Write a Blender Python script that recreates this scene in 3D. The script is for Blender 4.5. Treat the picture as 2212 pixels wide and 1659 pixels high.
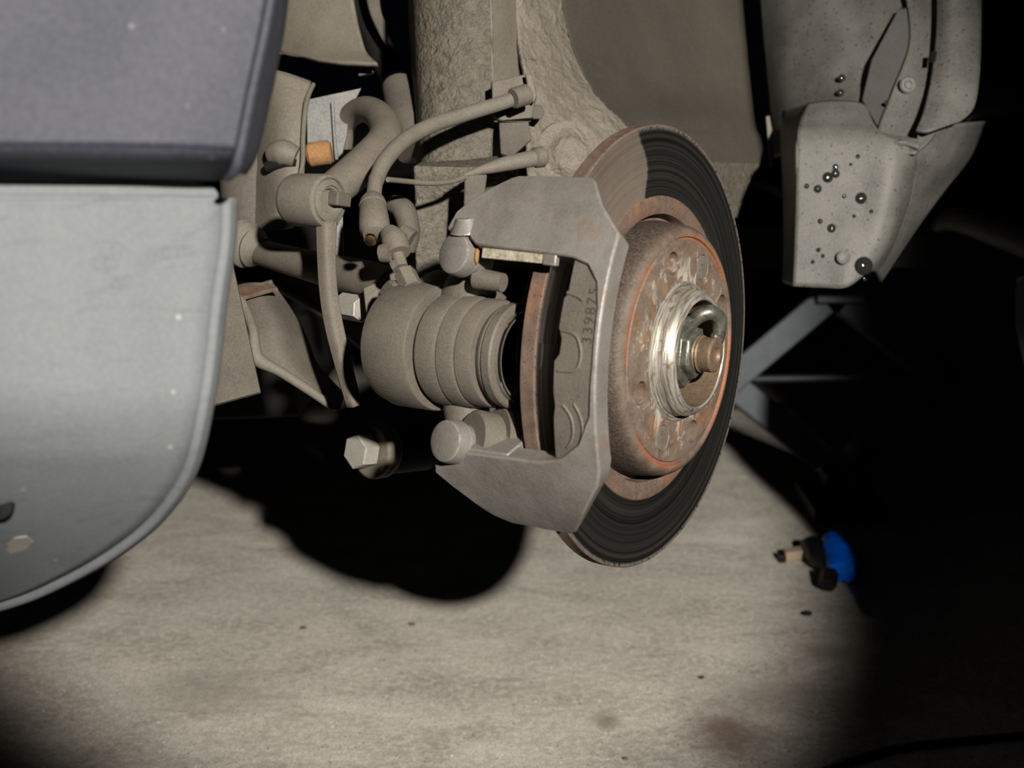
import bpy, bmesh, math, random
from mathutils import Vector, Matrix, noise
from mathutils.geometry import tessellate_polygon, delaunay_2d_cdt
random.seed(7)
S = bpy.context.scene
for o in list(bpy.data.objects): bpy.data.objects.remove(o)
COL = S.collection

# ------------------------------------------------------------------ camera frame
FPX, PHI = 2600.0, math.radians(15)
HUB_H = 0.42
CC = Vector((.0938, .0227, -.7882))                      # disc centre in camera axes
H = HUB_H - math.cos(PHI)*CC.y - math.sin(PHI)*CC.z
UPV = Vector((0, math.sin(PHI), math.cos(PHI))); FWD = Vector((0, math.cos(PHI), -math.sin(PHI)))
def c2w(x, y, z): return Vector((x, 0, 0)) + UPV*y - FWD*z + Vector((0, 0, H))
def W(px, py, z): return c2w((px-1106)/FPX*z, -(py-829.5)/FPX*z, -z)
def dirw(v): return Vector((v[0], 0, 0)) + UPV*v[1] - FWD*v[2]
cam = bpy.data.cameras.new('camera'); camo = bpy.data.objects.new('camera', cam); COL.objects.link(camo)
camo.location = (0, 0, H); camo.rotation_euler = (math.pi/2-PHI, 0, 0)
cam.sensor_width = 36; cam.lens = 36*FPX/2212; cam.clip_start = .02
cam.dof.use_dof = True; cam.dof.focus_distance = .80; cam.dof.aperture_fstop = 7.5
S.camera = camo
w = bpy.data.worlds.new('world'); S.world = w; w.use_nodes = True
w.node_tree.nodes['Background'].inputs[0].default_value = (.5, .6, .9, 1)
w.node_tree.nodes['Background'].inputs[1].default_value = .0012
LP = c2w(.528, .345, 1.25)
ld = bpy.data.lights.new('flashlight', 'SPOT'); lo = bpy.data.objects.new('flashlight', ld); COL.objects.link(lo)
ld.energy = 380; ld.color = (1, .93, .845); ld.shadow_soft_size = .034
ld.spot_size = math.radians(26); ld.spot_blend = .34
lo.location = LP; lo.rotation_euler = (W(960, 590, 1.2)-LP).to_track_quat('-Z', 'Y').to_euler()
S.view_settings.view_transform = 'Standard'; S.view_settings.look = 'None'
S.view_settings.exposure = 0; S.view_settings.gamma = 1; S.view_settings.use_curve_mapping = False

# ------------------------------------------------------------------ disc frame: x = backwards, y = up, z = outboard
A = Vector((.8248659, -.10421045, .55564055)); U_ = Vector((-.55868243, 0, .82938167)); V_ = Vector((.08643024, .99455527, .05822055))
AX, FX, UX = dirw(A), dirw(U_), dirw(V_)
DM = Matrix.Translation(c2w(*CC)) @ Matrix(((-FX.x, UX.x, AX.x, 0), (-FX.y, UX.y, AX.y, 0), (-FX.z, UX.z, AX.z, 0), (0, 0, 0, 1)))
def D(F, O, U): return DM @ Vector((-F, U, O))

# ------------------------------------------------------------------ material helper
def lin(c): return tuple(((v/255+.055)/1.055)**2.4 if v > 10 else v/255/12.92 for v in c)
class NT:
    def __init__(s, name):
        s.m = bpy.data.materials.new(name); s.m.use_nodes = True; s.t = s.m.node_tree; s.n = s.t.nodes
        s.b = s.n['Principled BSDF']; s.tc = s.n.new('ShaderNodeTexCoord'); s.co = s.tc.outputs['Object']
    def l(s, a, b): s.t.links.new(a, b)
    def mapping(s, scale, co=None):
        m = s.n.new('ShaderNodeMapping'); m.inputs['Scale'].default_value = scale; s.l(co or s.co, m.inputs[0]); return m.outputs[0]
    def noise(s, scale, detail=4, rough=.55, co=None, dist=0):
        n = s.n.new('ShaderNodeTexNoise'); n.inputs['Scale'].default_value = scale; n.inputs['Detail'].default_value = detail
        n.inputs['Roughness'].default_value = rough; n.inputs['Distortion'].default_value = dist; s.l(co or s.co, n.inputs['Vector']); return n.outputs['Fac']
    def voro(s, scale, co=None, out='Distance'):
        n = s.n.new('ShaderNodeTexVoronoi'); n.inputs['Scale'].default_value = scale; s.l(co or s.co, n.inputs['Vector']); return n.outputs[out]
    def ramp(s, x, stops):
        r = s.n.new('ShaderNodeValToRGB'); e = r.color_ramp.elements
        while len(e) < len(stops): e.new(.5)
        for i, (p, c) in enumerate(stops):
            e[i].position = p; e[i].color = (c, c, c, 1) if not hasattr(c, '__len__') else (*c[:3], 1)
        s.l(x, r.inputs[0]); return r.outputs[0]
    def mix(s, f, a, b, mode='MIX'):
        m = s.n.new('ShaderNodeMix'); m.data_type = 'RGBA'; m.blend_type = mode
        for i, v in ((0, f), (6, a), (7, b)):
            if hasattr(v, 'default_value'): s.l(v, m.inputs[i])
            elif i == 0: m.inputs[0].default_value = v
            else: m.inputs[i].default_value = (*v[:3], 1)
        return m.outputs[2]
    def math(s, op, a, b=0.0):
        m = s.n.new('ShaderNodeMath'); m.operation = op
        for i, v in ((0, a), (1, b)):
            if hasattr(v, 'default_value'): s.l(v, m.inputs[i])
            else: m.inputs[i].default_value = v
        return m.outputs[0]
    def bump(s, h, strength, dist=.001, prev=None):
        b = s.n.new('ShaderNodeBump'); b.inputs['Strength'].default_value = strength; b.inputs['Distance'].default_value = dist
        s.l(h, b.inputs['Height'])
        if prev: s.l(prev, b.inputs['Normal'])
        return b.outputs[0]
    def done(s, col, rough, metal=0.0, nrm=None, spec=.5):
        for k, v in (('Base Color', col), ('Roughness', rough), ('Metallic', metal), ('Specular IOR Level', spec)):
            if hasattr(v, 'default_value'): s.l(v, s.b.inputs[k])
            else: s.b.inputs[k].default_value = (*v[:3], 1) if k == 'Base Color' else v
        if nrm: s.l(nrm, s.b.inputs['Normal'])
        return s.m
def dusty(name, c1, c2, scale=60, rough=.75, metal=0.0, bump=.5, bscale=500, bdist=.0006, speck=None, spec=.3, lump=None):
    """two dust tones in large blotches, fine grain, optional light specks and larger lumps"""
    t = NT(name)
    f = t.ramp(t.noise(scale, 5, .6), [(.35, 0.), (.65, 1.)])
    c = t.mix(f, c1, c2)
    g = t.noise(bscale, 3, .6)
    c = t.mix(t.ramp(g, [(.3, .0), (.75, .55)]), c, tuple(min(1, v*1.5) for v in c2))
    if speck:
        sc, amt, sz = speck
        c = t.mix(t.ramp(t.voro(sz), [(amt*.5, 1.), (amt, 0.)]), c, sc)
    h = g
    n = t.bump(h, bump, bdist)
    if lump: n = t.bump(t.noise(lump[0], 3, .6, dist=.6), lump[1], lump[2], n)
    return t.done(c, rough, metal, n, spec)

K = 1.0
M = {}
M['dust'] = dusty('dusty steel', (.105*K, .092*K, .075*K), (.135*K, .119*K, .097*K), 70, .7, .0, .4, 700)
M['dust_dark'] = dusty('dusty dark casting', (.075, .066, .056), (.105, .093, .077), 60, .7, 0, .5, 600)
def m_caliper():
    t = NT('caliper casting with worn edges')
    c = t.mix(t.ramp(t.noise(45, 5, .6), [(.35, 0.), (.65, 1.)]), (.125, .113, .098), (.175, .165, .152))
    g = t.noise(800, 3, .6)
    c = t.mix(t.ramp(g, [(.3, 0.), (.75, .45)]), c, (.24, .228, .21))
    st = t.noise(55, 4, .6, t.mapping((.35, 1, 1.3)), .4)
    c = t.mix(t.ramp(st, [(.58, 0.), (.70, .6)]), c, (.17, .115, .075))
    bv = t.n.new('ShaderNodeBevel'); bv.samples = 4; bv.inputs[0].default_value = .0016
    ge = t.n.new('ShaderNodeNewGeometry'); dp = t.n.new('ShaderNodeVectorMath'); dp.operation = 'DOT_PRODUCT'
    t.l(bv.outputs[0], dp.inputs[0]); t.l(ge.outputs['Normal'], dp.inputs[1])
    e = t.math('MULTIPLY', t.ramp(dp.outputs['Value'], [(.90, 1.), (.985, 0.)]), t.ramp(t.noise(140, 4, .7), [(.42, 0.), (.56, 1.)]))
    c = t.mix(e, c, (.62, .58, .52))
    n = t.bump(g, .35, .0006, t.bump(t.noise(120, 3), .25, .0015))
    return t.done(c, .45, t.math('MULTIPLY', e, .6), n, .5)
M['caliper'] = m_caliper()
M['caliper_body'] = dusty('dusty caliper housing', (.092, .082, .069), (.128, .114, .094), 40, .62, .1, .45, 700, speck=((.16, .10, .06), .12, 120))
M['undercoat'] = dusty('lumpy undercoat', (.062, .055, .043), (.115, .102, .08), 90, .6, 0, .8, 420, .0012, speck=((.4, .34, .22), .10, 260), lump=(150, .9, .004), spec=.4)
M['sheet'] = dusty('dusty painted sheet', (.12, .107, .084), (.15, .135, .108), 30, .6, 0, .25, 500, lump=(60, .2, .003))
M['seal'] = dusty('smeared seam sealer', (.13, .116, .091), (.17, .152, .122), 25, .6, 0, .4, 500, lump=(75, .9, .006))
M['liner'] = dusty('brown speckled liner', (.052, .046, .037), (.068, .060, .049), 14, .65, 0, .5, 800, speck=((.2, .18, .13), .16, 420))
M['liner_grey'] = dusty('dusty grey plastic liner', (.060, .060, .054), (.125, .124, .113), 22, .5, 0, .35, 600, speck=((.035, .035, .032), .20, 150))
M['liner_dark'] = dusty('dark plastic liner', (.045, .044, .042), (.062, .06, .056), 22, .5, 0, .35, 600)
M['black'] = dusty('black underbody', (.006, .006, .006), (.012, .012, .011), 20, .8, 0, .3, 200, spec=.2)
M['rubber'] = dusty('dusty rubber', (.12, .11, .09), (.15, .137, .114), 50, .7, 0, .2, 600)
M['zinc'] = dusty('bare zinc plate', (.11, .12, .125), (.19, .19, .175), 60, .5, .2, .2, 500)
M['rust_orange'] = dusty('orange rust', (.21, .105, .04), (.30, .17, .075), 120, .85, 0, .7, 500)
M['rail'] = dusty('corroded stainless rail', (.26, .20, .10), (.60, .56, .46), 170, .45, .4, .6, 500, speck=((.45, .17, .05), .22, 150))
M['bolt_clean'] = dusty('clean bolt', (.28, .265, .235), (.34, .325, .29), 80, .5, .2, .2, 700)
M['blue'] = dusty('blue plastic grip', (.0, .08, .55), (.0, .12, .75), 80, .4, 0, .2, 300)
M['paintblack'] = NT('black car paint').done((.0025, .0025, .003), .42, 0, None, .16)
M['tool_black'] = NT('black tool steel').done((.006, .006, .006), .5, 0, None, .3)
M['brass'] = NT('brass end').done((.8, .55, .25), .25, 1.0)
M['wood'] = dusty('tan bar', (.30, .22, .16), (.36, .28, .21), 80, .6, 0, .2, 300)
M['jack'] = dusty('blue grey jack', (.016, .020, .026), (.023, .028, .035), 50, .45, .3, .2, 300)
M['droplet'] = NT('water droplet').done((.02, .02, .018), .04, 0, None, .8)
M['shiny'] = dusty('greasy metal', (.085, .085, .072), (.17, .17, .14), 120, .38, .6, .5, 240, spec=.6)
M['stub'] = dusty('rusty axle end', (.095, .08, .064), (.17, .115, .07), 200, .5, .25, .5, 500)
M['lip'] = NT('bright piston lip').done((.75, .72, .65), .2, 1.0)

def m_bumper():
    t = NT('scuffed grey bumper plastic')
    a = t.noise(9, 4, .6, t.mapping((1, 1, .5)), .5); b = t.noise(500, 3)
    c = t.mix(t.ramp(a, [(.3, 0.), (.7, 1.)]), (.132, .147, .157), (.172, .187, .194))
    sc = t.noise(22, 5, .65, t.mapping((1, 1, 3.2)), 1.0)
    c = t.mix(t.ramp(sc, [(.53, 0.), (.70, .6)]), c, (.105, .113, .130))
    c = t.mix(t.ramp(b, [(.4, 0.), (.8, .3)]), c, (.24, .25, .245))
    c = t.mix(t.ramp(t.voro(45), [(.03, .7), (.07, 0.)]), c, (.38, .38, .36))
    return t.done(c, .8, 0, t.bump(b, .12, .0004), .15)
def m_panel():
    t = NT('blue grey body paint')
    a = t.noise(12, 4, .6); b = t.noise(330, 3, .7)
    c = t.mix(t.ramp(a, [(.3, 0.), (.7, 1.)]), (.028, .031, .043), (.040, .044, .060))
    c = t.mix(t.ramp(b, [(.35, 0.), (.75, .5)]), c, (.072, .076, .088))
    c = t.mix(t.ramp(t.voro(60), [(.05, .55), (.11, 0.)]), c, (.17, .18, .18))
    sp = t.n.new('ShaderNodeSeparateXYZ'); t.l(t.co, sp.inputs[0])
    return t.done(c, .62, 0, None, .3)
M['bumper'] = m_bumper(); M['panel'] = m_panel()

def polar(t):
    sp = t.n.new('ShaderNodeSeparateXYZ'); t.l(t.co, sp.inputs[0])
    x, y, z = sp.outputs
    r = t.math('SQRT', t.math('ADD', t.math('MULTIPLY', x, x), t.math('MULTIPLY', y, y)))
    ang = t.math('ARCTAN2', y, x)
    return x, y, z, r, ang
def m_friction():
    t = NT('machined friction face')
    x, y, z, r, ang = polar(t)
    cv = t.n.new('ShaderNodeCombineXYZ'); t.l(t.math('MULTIPLY', r, 900.0), cv.inputs[0]); t.l(t.math('MULTIPLY', ang, .25), cv.inputs[1])
    n = t.noise(.45, 4, .6, cv.outputs[0]); n2 = t.noise(2.2, 2, .6, cv.outputs[0])
    c = t.mix(t.ramp(n, [(.35, 0.), (.65, 1.)]), (.07, .068, .066), (.30, .29, .27))
    ro = t.ramp(n2, [(.3, .22), (.7, .36)])
    rm = t.math('MULTIPLY', t.ramp(r, [(.1425, 0.), (.1432, 1.)]), t.ramp(t.noise(300, 3), [(.35, .0), (.5, 1.)]))
    c = t.mix(rm, c, (.15, .105, .08))
    # browner, rougher tone over the sector nearest the caliper, with a wavy edge
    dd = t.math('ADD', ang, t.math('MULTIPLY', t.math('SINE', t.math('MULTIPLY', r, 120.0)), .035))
    brown_sector = t.math('MULTIPLY', t.ramp(t.math('MULTIPLY', dd, .3), [(.5655, 0.), (.5700, 1.)]), t.ramp(t.math('MULTIPLY', dd, .3), [(.80, 1.), (.82, 0.)]))
    brown_sector = t.math('MULTIPLY', brown_sector, .9)
    c = t.mix(brown_sector, c, t.mix(t.ramp(t.noise(40, 4), [(.35, 0.), (.65, 1.)]), (.10, .078, .06), (.125, .10, .078)))
    rm = t.math('MAXIMUM', rm, brown_sector)
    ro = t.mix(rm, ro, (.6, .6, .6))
    m = t.n.new('ShaderNodeMath'); m.operation = 'SUBTRACT'; m.inputs[0].default_value = .93; t.l(rm, m.inputs[1]); m.use_clamp = True
    return t.done(c, ro, m.outputs[0], t.bump(n2, .10, .0003), .5)
def m_rotor_rust():
    t = NT('brown pitted rust')
    n = t.noise(120, 5, .65); f = t.noise(900, 4, .7)
    c = t.mix(t.ramp(n, [(.35, 0.), (.65, 1.)]), (.105, .073, .055), (.16, .115, .09))
    c = t.mix(t.ramp(t.noise(30, 3), [(.5, 0.), (.68, .55)]), c, (.24, .11, .055))
    c = t.mix(t.ramp(t.voro(380), [(.12, .8), (.22, 0.)]), c, (.02, .014, .012))
    return t.done(c, .75, 0, t.bump(f, .8, .0007), .3)
def m_hat():
    t = NT('hat face with orange rust groove')
    x, y, z, r, ang = polar(t)
    n = t.noise(90, 5, .65); f = t.noise(900, 4, .7)
    c = t.mix(t.ramp(n, [(.35, 0.), (.62, 1.)]), (.12, .088, .064), (.19, .15, .12))
    st = t.noise(60, 5, .7, t.mapping((1.1, .7, 1)), .8)
    inner = t.ramp(r, [(.064, 1.), (.069, 0.)])
    c = t.mix(t.math('MULTIPLY', t.ramp(st, [(.5, 0.), (.62, .8)]), inner), c, (.27, .13, .055))
    c = t.mix(t.math('MULTIPLY', t.ramp(t.noise(130, 4, .7), [(.54, 0.), (.66, .85)]), inner), c, (.38, .34, .29))
    sm = t.noise(48, 4, .65, t.mapping((1.3, .7, 1)), .8)
    c = t.mix(t.math('MULTIPLY', t.ramp(sm, [(.55, 0.), (.63, .8)]), t.ramp(r, [(.05, 1.), (.062, 0.)])), c, (.47, .43, .37))
    # rust lives in and beside the groove, broken into arcs
    band = t.math('MULTIPLY', t.ramp(r, [(.0706, 0.), (.0716, 1.)]), t.ramp(r, [(.0738, 1.), (.0750, 0.)]))
    s = t.math('SINE', t.math('ADD', t.math('MULTIPLY', ang, 4.0), 2.85))
    arcs = t.ramp(t.math('ADD', t.math('MULTIPLY', s, .5), t.math('MULTIPLY', t.noise(70, 4), .7)), [(.08, .04), (.30, .85)])
    c = t.mix(t.math('MULTIPLY', band, arcs), c, (.40, .125, .042))
    c = t.mix(t.math('MULTIPLY', t.math('MULTIPLY', t.ramp(r, [(.0714, 0.), (.0719, 1.)]), t.ramp(r, [(.0727, 1.), (.0733, 0.)])), t.ramp(t.noise(85, 4, .7), [(.48, 0.), (.56, .9)])), c, (.03, .018, .012))
    side = t.ramp(r, [(.0775, 0.), (.0800, 1.)])
    c = t.mix(t.math('MULTIPLY', side, .85), c, t.mix(t.ramp(t.noise(520, 4, .7), [(.46, 0.), (.62, 1.)]), (.030, .022, .018), (.100, .072, .056)))
    return t.done(c, .62, .12, t.bump(f, .55, .0005, t.bump(t.noise(260, 4, .7), .5, .0012)), .4)
def m_hub():
    t = NT('worn bright hub spigot')
    x, y, z, r, ang = polar(t)
    cv = t.n.new('ShaderNodeCombineXYZ'); t.l(t.math('MULTIPLY', ang, 2.0), cv.inputs[0]); t.l(t.math('MULTIPLY', z, 700.0), cv.inputs[1]); t.l(t.math('MULTIPLY', r, 500.0), cv.inputs[2])
    n = t.noise(1.1, 4, .65, cv.outputs[0])
    c = t.mix(t.ramp(n, [(.38, 0.), (.58, 1.)]), (.20, .18, .15), (.52, .49, .43))
    c = t.mix(t.ramp(t.noise(110, 4), [(.6, 0.), (.7, .8)]), c, (.14, .10, .07))
    return t.done(c, .42, .55, t.bump(n, .4, .0006), .5)
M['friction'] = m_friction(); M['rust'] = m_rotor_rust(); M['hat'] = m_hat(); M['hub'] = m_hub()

def m_floor():
    t = NT('stained concrete')
    big = t.noise(2.2, 5, .6); mid = t.noise(9, 7, .68, t.mapping((1, 2.0, 1)), .6); f = t.noise(420, 3, .7); f2 = t.noise(120, 4, .7)
    c = t.mix(t.ramp(mid, [(.32, 0.), (.68, 1.)]), (.36, .335, .285), (.74, .705, .625))
    c = t.mix(t.ramp(big, [(.4, 0.), (.62, .5)]), c, (.40, .37, .32))
    c = t.mix(t.ramp(f2, [(.42, 0.), (.72, .75)]), c, (.84, .80, .71))
    c = t.mix(t.ramp(f, [(.48, 0.), (.68, .7)]), c, (.22, .20, .17))
    c = t.mix(t.ramp(t.voro(70), [(.06, .9), (.11, 0.)]), c, (.17, .15, .12))
    c = t.mix(t.ramp(t.voro(48), [(.05, 1.), (.08, 0.)]), c, (.95, .9, .8))
    sp = t.n.new('ShaderNodeSeparateXYZ'); t.l(t.co, sp.inputs[0])
    for (px, py, rx, ry, col, k) in ((1570, 1585, .045, .06, (.17, .11, .09), .8), (1310, 1558, .018, .02, (.22, .19, .14), .7), (1700, 1500, .12, .05, (.30, .275, .235), .6),
                                     (450, 1490, .10, .06, (.30, .275, .235), .5), (1790, 1410, .05, .03, (.30, .28, .23), .6)):
        q = floorpt(px, py)
        dx = t.math('DIVIDE', t.math('SUBTRACT', sp.outputs[0], q.x), rx); dy = t.math('DIVIDE', t.math('SUBTRACT', sp.outputs[1], q.y), ry)
        d = t.math('ADD', t.math('SQRT', t.math('ADD', t.math('MULTIPLY', dx, dx), t.math('MULTIPLY', dy, dy))), t.math('MULTIPLY', t.noise(45, 5, .7), .9))
        c = t.mix(t.ramp(t.math('MULTIPLY', d, .5), [(.35, k), (.75, 0.)]), c, col)
    return t.done(c, .85, 0, t.bump(f, .35, .0012, t.bump(f2, .3, .003)), .25)
def floorpt(px, py):
    t = (py-829.5)/FPX; z = H/(math.sin(PHI)+t*math.cos(PHI)); return W(px, py, z)
M['floor'] = m_floor()

# ------------------------------------------------------------------ object helpers
def tag(o, label=None, cat=None, group=None, kind=None):
    if label: o['label'] = label
    if cat: o['category'] = cat
    if group: o['group'] = group
    if kind: o['kind'] = kind
    return o
def thing(name, loc, label, cat, mat=None, group=None):
    o = bpy.data.objects.new(name, None); COL.objects.link(o); o.empty_display_size = .02
    if mat is not None: o.matrix_world = mat
    else: o.location = loc
    o['_w'] = 1; del o['_w']
    return tag(o, label, cat, group)
def wm(o):
    m = o.matrix_basis.copy(); p = o.parent
    while p: m = p.matrix_basis @ m; p = p.parent
    return m
def obj(name, bm, mat, parent=None, world=True, smooth=40, bevel=0, label=None, solid=0, subd=0, segs=2):
    """bm in world space (world=True) or in the parent's own space"""
    bmesh.ops.remove_doubles(bm, verts=bm.verts, dist=1e-6)
    if parent is not None and world: bm.transform(wm(parent).inverted())
    loc = Vector((0, 0, 0))
    if parent is None:
        c = sum((v.co for v in bm.verts), Vector())/max(1, len(bm.verts)); c.z = min(v.co.z for v in bm.verts)
        loc = c; bm.transform(Matrix.Translation(-c))
    if not solid: bmesh.ops.recalc_face_normals(bm, faces=bm.faces)
    me = bpy.data.meshes.new(name); bm.to_mesh(me); bm.free()
    for p in me.polygons: p.use_smooth = True
    me.set_sharp_from_angle(angle=math.radians(smooth))
    me.materials.append(mat)
    o = bpy.data.objects.new(name, me); COL.objects.link(o); o.location = loc
    if parent is not None: o.parent = parent
    if subd:
        m = o.modifiers.new('s', 'SUBSURF'); m.levels = m.render_levels = subd
    if solid:
        m = o.modifiers.new('t', 'SOLIDIFY'); m.thickness = abs(solid); m.offset = 1 if solid > 0 else -1; m.use_even_offset = False
    if bevel:
        m = o.modifiers.new('b', 'BEVEL'); m.width = bevel; m.segments = segs; m.limit_method = 'ANGLE'; m.angle_limit = math.radians(38); m.use_clamp_overlap = True
    if label: o['label'] = label
    return o
def fan(bm, vs, tri=True):
    f = bm.faces.new(vs); return f
def extr(bm, pts, vec):
    """prism from 3-D polygon"""
    n = len(pts); a = [bm.verts.new(p) for p in pts]; b = [bm.verts.new(p+vec) for p in pts]
    for t in tessellate_polygon([pts]):
        bm.faces.new([a[i] for i in t]); bm.faces.new([b[i] for i in reversed(t)])
    for i in range(n): bm.faces.new([a[i], b[i], b[(i+1) % n], a[(i+1) % n]])
def slab(pts, thick, bm=None):
    """pts: (px,py,depth) outline of the near face, extruded away along its mean normal"""
    bm = bm or bmesh.new(); P = [W(*p) for p in pts]
    n = Vector((0, 0, 0))
    for i in range(len(P)): n += (P[i]).cross(P[(i+1) % len(P)])
    n.normalize(); c = sum(P, Vector())/len(P)
    if n.dot(c-camo.location) < 0: n = -n
    extr(bm, P, n*thick); return bm
def grid(rows, sub=6, thick=0, bump=None):
    """rows of (px,py,z); smooth interpolated sheet"""
    bm = bmesh.new(); R = [[W(*p) for p in r] for r in rows]
    def cr(p, t):
        n = len(p)-1; x = t*n; i = min(int(x), n-1); f = x-i
        p0, p1, p2, p3 = p[max(i-1, 0)], p[i], p[i+1], p[min(i+2, n)]
        return .5*((2*p1)+(p2-p0)*f+(2*p0-5*p1+4*p2-p3)*f*f+(3*p1-p0-3*p2+p3)*f**3)
    nu = (len(R)-1)*sub; nv = (len(R[0])-1)*sub; V = []
    cols = [[cr([R[i][j] for i in range(len(R))], a/nu) for j in range(len(R[0]))] for a in range(nu+1)]
    for a in range(nu+1):
        row = []
        for b in range(nv+1):
            p = cr(cols[a], b/nv)
            if bump: p = p + bump(p)
            row.append(bm.verts.new(p))
        V.append(row)
    for a in range(nu):
        for b in range(nv): bm.faces.new([V[a][b], V[a][b+1], V[a+1][b+1], V[a+1][b]])
    return bm
def frame(d):
    d = d.normalized(); r = Vector((0, 0, 1)) if abs(d.z) < .9 else Vector((1, 0, 0))
    x = d.cross(r).normalized(); return x, d.cross(x).normalized()
def tube(pts, radii, seg=20, bm=None, res=6, cap=True):
    """swept round bar through world points with radius per point"""
    bm = bm or bmesh.new(); P, Rr = [], []
    n = len(pts)-1
    if not hasattr(radii, '__len__'): radii = [radii]*len(pts)
    for i in range(n):
        p0, p1, p2, p3 = pts[max(i-1, 0)], pts[i], pts[i+1], pts[min(i+2, n)]
        for k in range(res if n > 1 else 1):
            t = k/(res if n > 1 else 1)
            P.append(.5*((2*p1)+(p2-p0)*t+(2*p0-5*p1+4*p2-p3)*t*t+(3*p1-p0-3*p2+p3)*t**3)); Rr.append(radii[i]*(1-t)+radii[i+1]*t)
    P.append(pts[-1]); Rr.append(radii[-1])
    x, y = frame(P[1]-P[0]); rings = []
    for i, p in enumerate(P):
        d = (P[min(i+1, len(P)-1)]-P[max(i-1, 0)]).normalized()
        x = (x-d*x.dot(d)).normalized(); y = d.cross(x)
        rings.append([bm.verts.new(p+(x*math.cos(2*math.pi*k/seg)+y*math.sin(2*math.pi*k/seg))*Rr[i]) for k in range(seg)])
    for a, b in zip(rings, rings[1:]):
        for k in range(seg): bm.faces.new([a[k], a[(k+1) % seg], b[(k+1) % seg], b[k]])
    if cap:
        bm.faces.new(rings[0]); bm.faces.new(list(reversed(rings[-1])))
    return bm
def lathe(c, d, prof, seg=48, bm=None, rot=0, sx=1.0):
    """profile (r, t): radius r at distance t along axis d from c; ends closed when r==0"""
    bm = bm or bmesh.new(); x, y = frame(d); d = d.normalized(); rings = []
    for r, t in prof:
        if r <= 0: rings.append([bm.verts.new(c+d*t)]); continue
        rings.append([bm.verts.new(c+d*t+(x*math.cos(2*math.pi*k/seg+rot)+y*math.sin(2*math.pi*k/seg+rot)*sx)*r) for k in range(seg)])
    for a, b in zip(rings, rings[1:]):
        for k in range(seg):
            if len(a) == 1 and len(b) == 1: continue
            if len(a) == 1: bm.faces.new([a[0], b[(k+1) % seg], b[k]])
            elif len(b) == 1: bm.faces.new([a[k], a[(k+1) % seg], b[0]])
            else: bm.faces.new([a[k], a[(k+1) % seg], b[(k+1) % seg], b[k]])
    return bm
def cyl(p0, p1, r, seg=32, ch=.0008, bm=None, r2=None):
    L = (p1-p0).length; r2 = r2 or r
    return lathe(p0, p1-p0, [(0, 0), (r-ch, 0), (r, ch), (r2, L-ch), (r2-ch, L), (0, L)], seg, bm)
def hexp(p0, p1, r, bm=None, rot=0):
    L = (p1-p0).length; ch = r*.10
    return lathe(p0, p1-p0, [(0, 0), (r-ch, 0), (r, ch*.6), (r, L-ch*.6), (r-ch, L), (0, L)], 6, bm, rot)
def box(c, ax, ay, az, bm=None):
    """box centred at c with half-extent vectors"""
    bm = bm or bmesh.new()
    vs = [bm.verts.new(c+ax*i+ay*j+az*k) for i in (-1, 1) for j in (-1, 1) for k in (-1, 1)]
    for f in ((0, 1, 3, 2), (4, 6, 7, 5), (0, 4, 5, 1), (2, 3, 7, 6), (0, 2, 6, 4), (1, 5, 7, 3)): bm.faces.new([vs[i] for i in f])
    return bm
Z = Vector((0, 0, 1))
def cut(o, cutters):
    """boolean difference baked into the mesh"""
    hs = []
    for cb in cutters:
        bmesh.ops.recalc_face_normals(cb, faces=cb.faces)
        me = bpy.data.meshes.new('c'); cb.to_mesh(me); cb.free(); h = bpy.data.objects.new('c', me); COL.objects.link(h); h.matrix_basis = wm(o)
        hs.append(h); m = o.modifiers.new('x', 'BOOLEAN'); m.operation = 'DIFFERENCE'; m.object = h; m.solver = 'EXACT'
    bpy.context.view_layer.update()
    me2 = bpy.data.meshes.new_from_object(o.evaluated_get(bpy.context.evaluated_depsgraph_get()))
    o.modifiers.clear(); old = o.data; o.data = me2; me2.name = old.name
    for h in hs: bpy.data.objects.remove(h)
    for p in me2.polygons: p.use_smooth = True
    me2.set_sharp_from_angle(angle=math.radians(35))

# ================================================================== SETTING
bm = bmesh.new(); N = 60
extr(bm, [Vector((-4, -1, 0)), Vector((4, -1, 0)), Vector((4, 7, 0)), Vector((-4, 7, 0))], Vector((0, 0, -.05)))
fl = obj('floor', bm, M['floor']); tag(fl, 'pale stained concrete garage floor under the car', None, None, 'structure')
fl.location = (0, 0, 0)
me = fl.data
off = Vector((sum(v.co.x for v in me.vertices)/8, sum(v.co.y for v in me.vertices)/8, 0))
for v in me.vertices: v.co += Vector((0, 3, -.05)) if True else 0

# ================================================================== BRAKE DISC
disc = thing('brake_disc', None, 'rusty brake disc with dark polished friction face, beside the caliper', 'brake disc', DM)
L0 = Vector((0, 0, 0))
R = .144
obj('rotor_rim', lathe(L0, Z, [(.096, -.010), (.1433, -.010), (.144, -.0095), (.1441, -.007), (.1437, -.005), (.1441, -.003), (.144, -.0007), (.1432, 0), (.142, -.0006), (.099, -.0006)], 160), M['rust'], disc, False, 30, label='brown rusted outer rim')
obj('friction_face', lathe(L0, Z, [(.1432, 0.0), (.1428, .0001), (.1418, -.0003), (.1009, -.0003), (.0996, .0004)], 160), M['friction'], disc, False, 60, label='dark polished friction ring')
obj('inner_ring', lathe(L0, Z, [(.0998, -.0006), (.0994, .0007), (.0985, .0011), (.090, .0010), (.0880, .0002), (.0870, -.0030), (.0866, -.0075), (.080, -.0075)], 160), M['rust'], disc, False, 50, label='pitted rust band around the hat')
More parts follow.
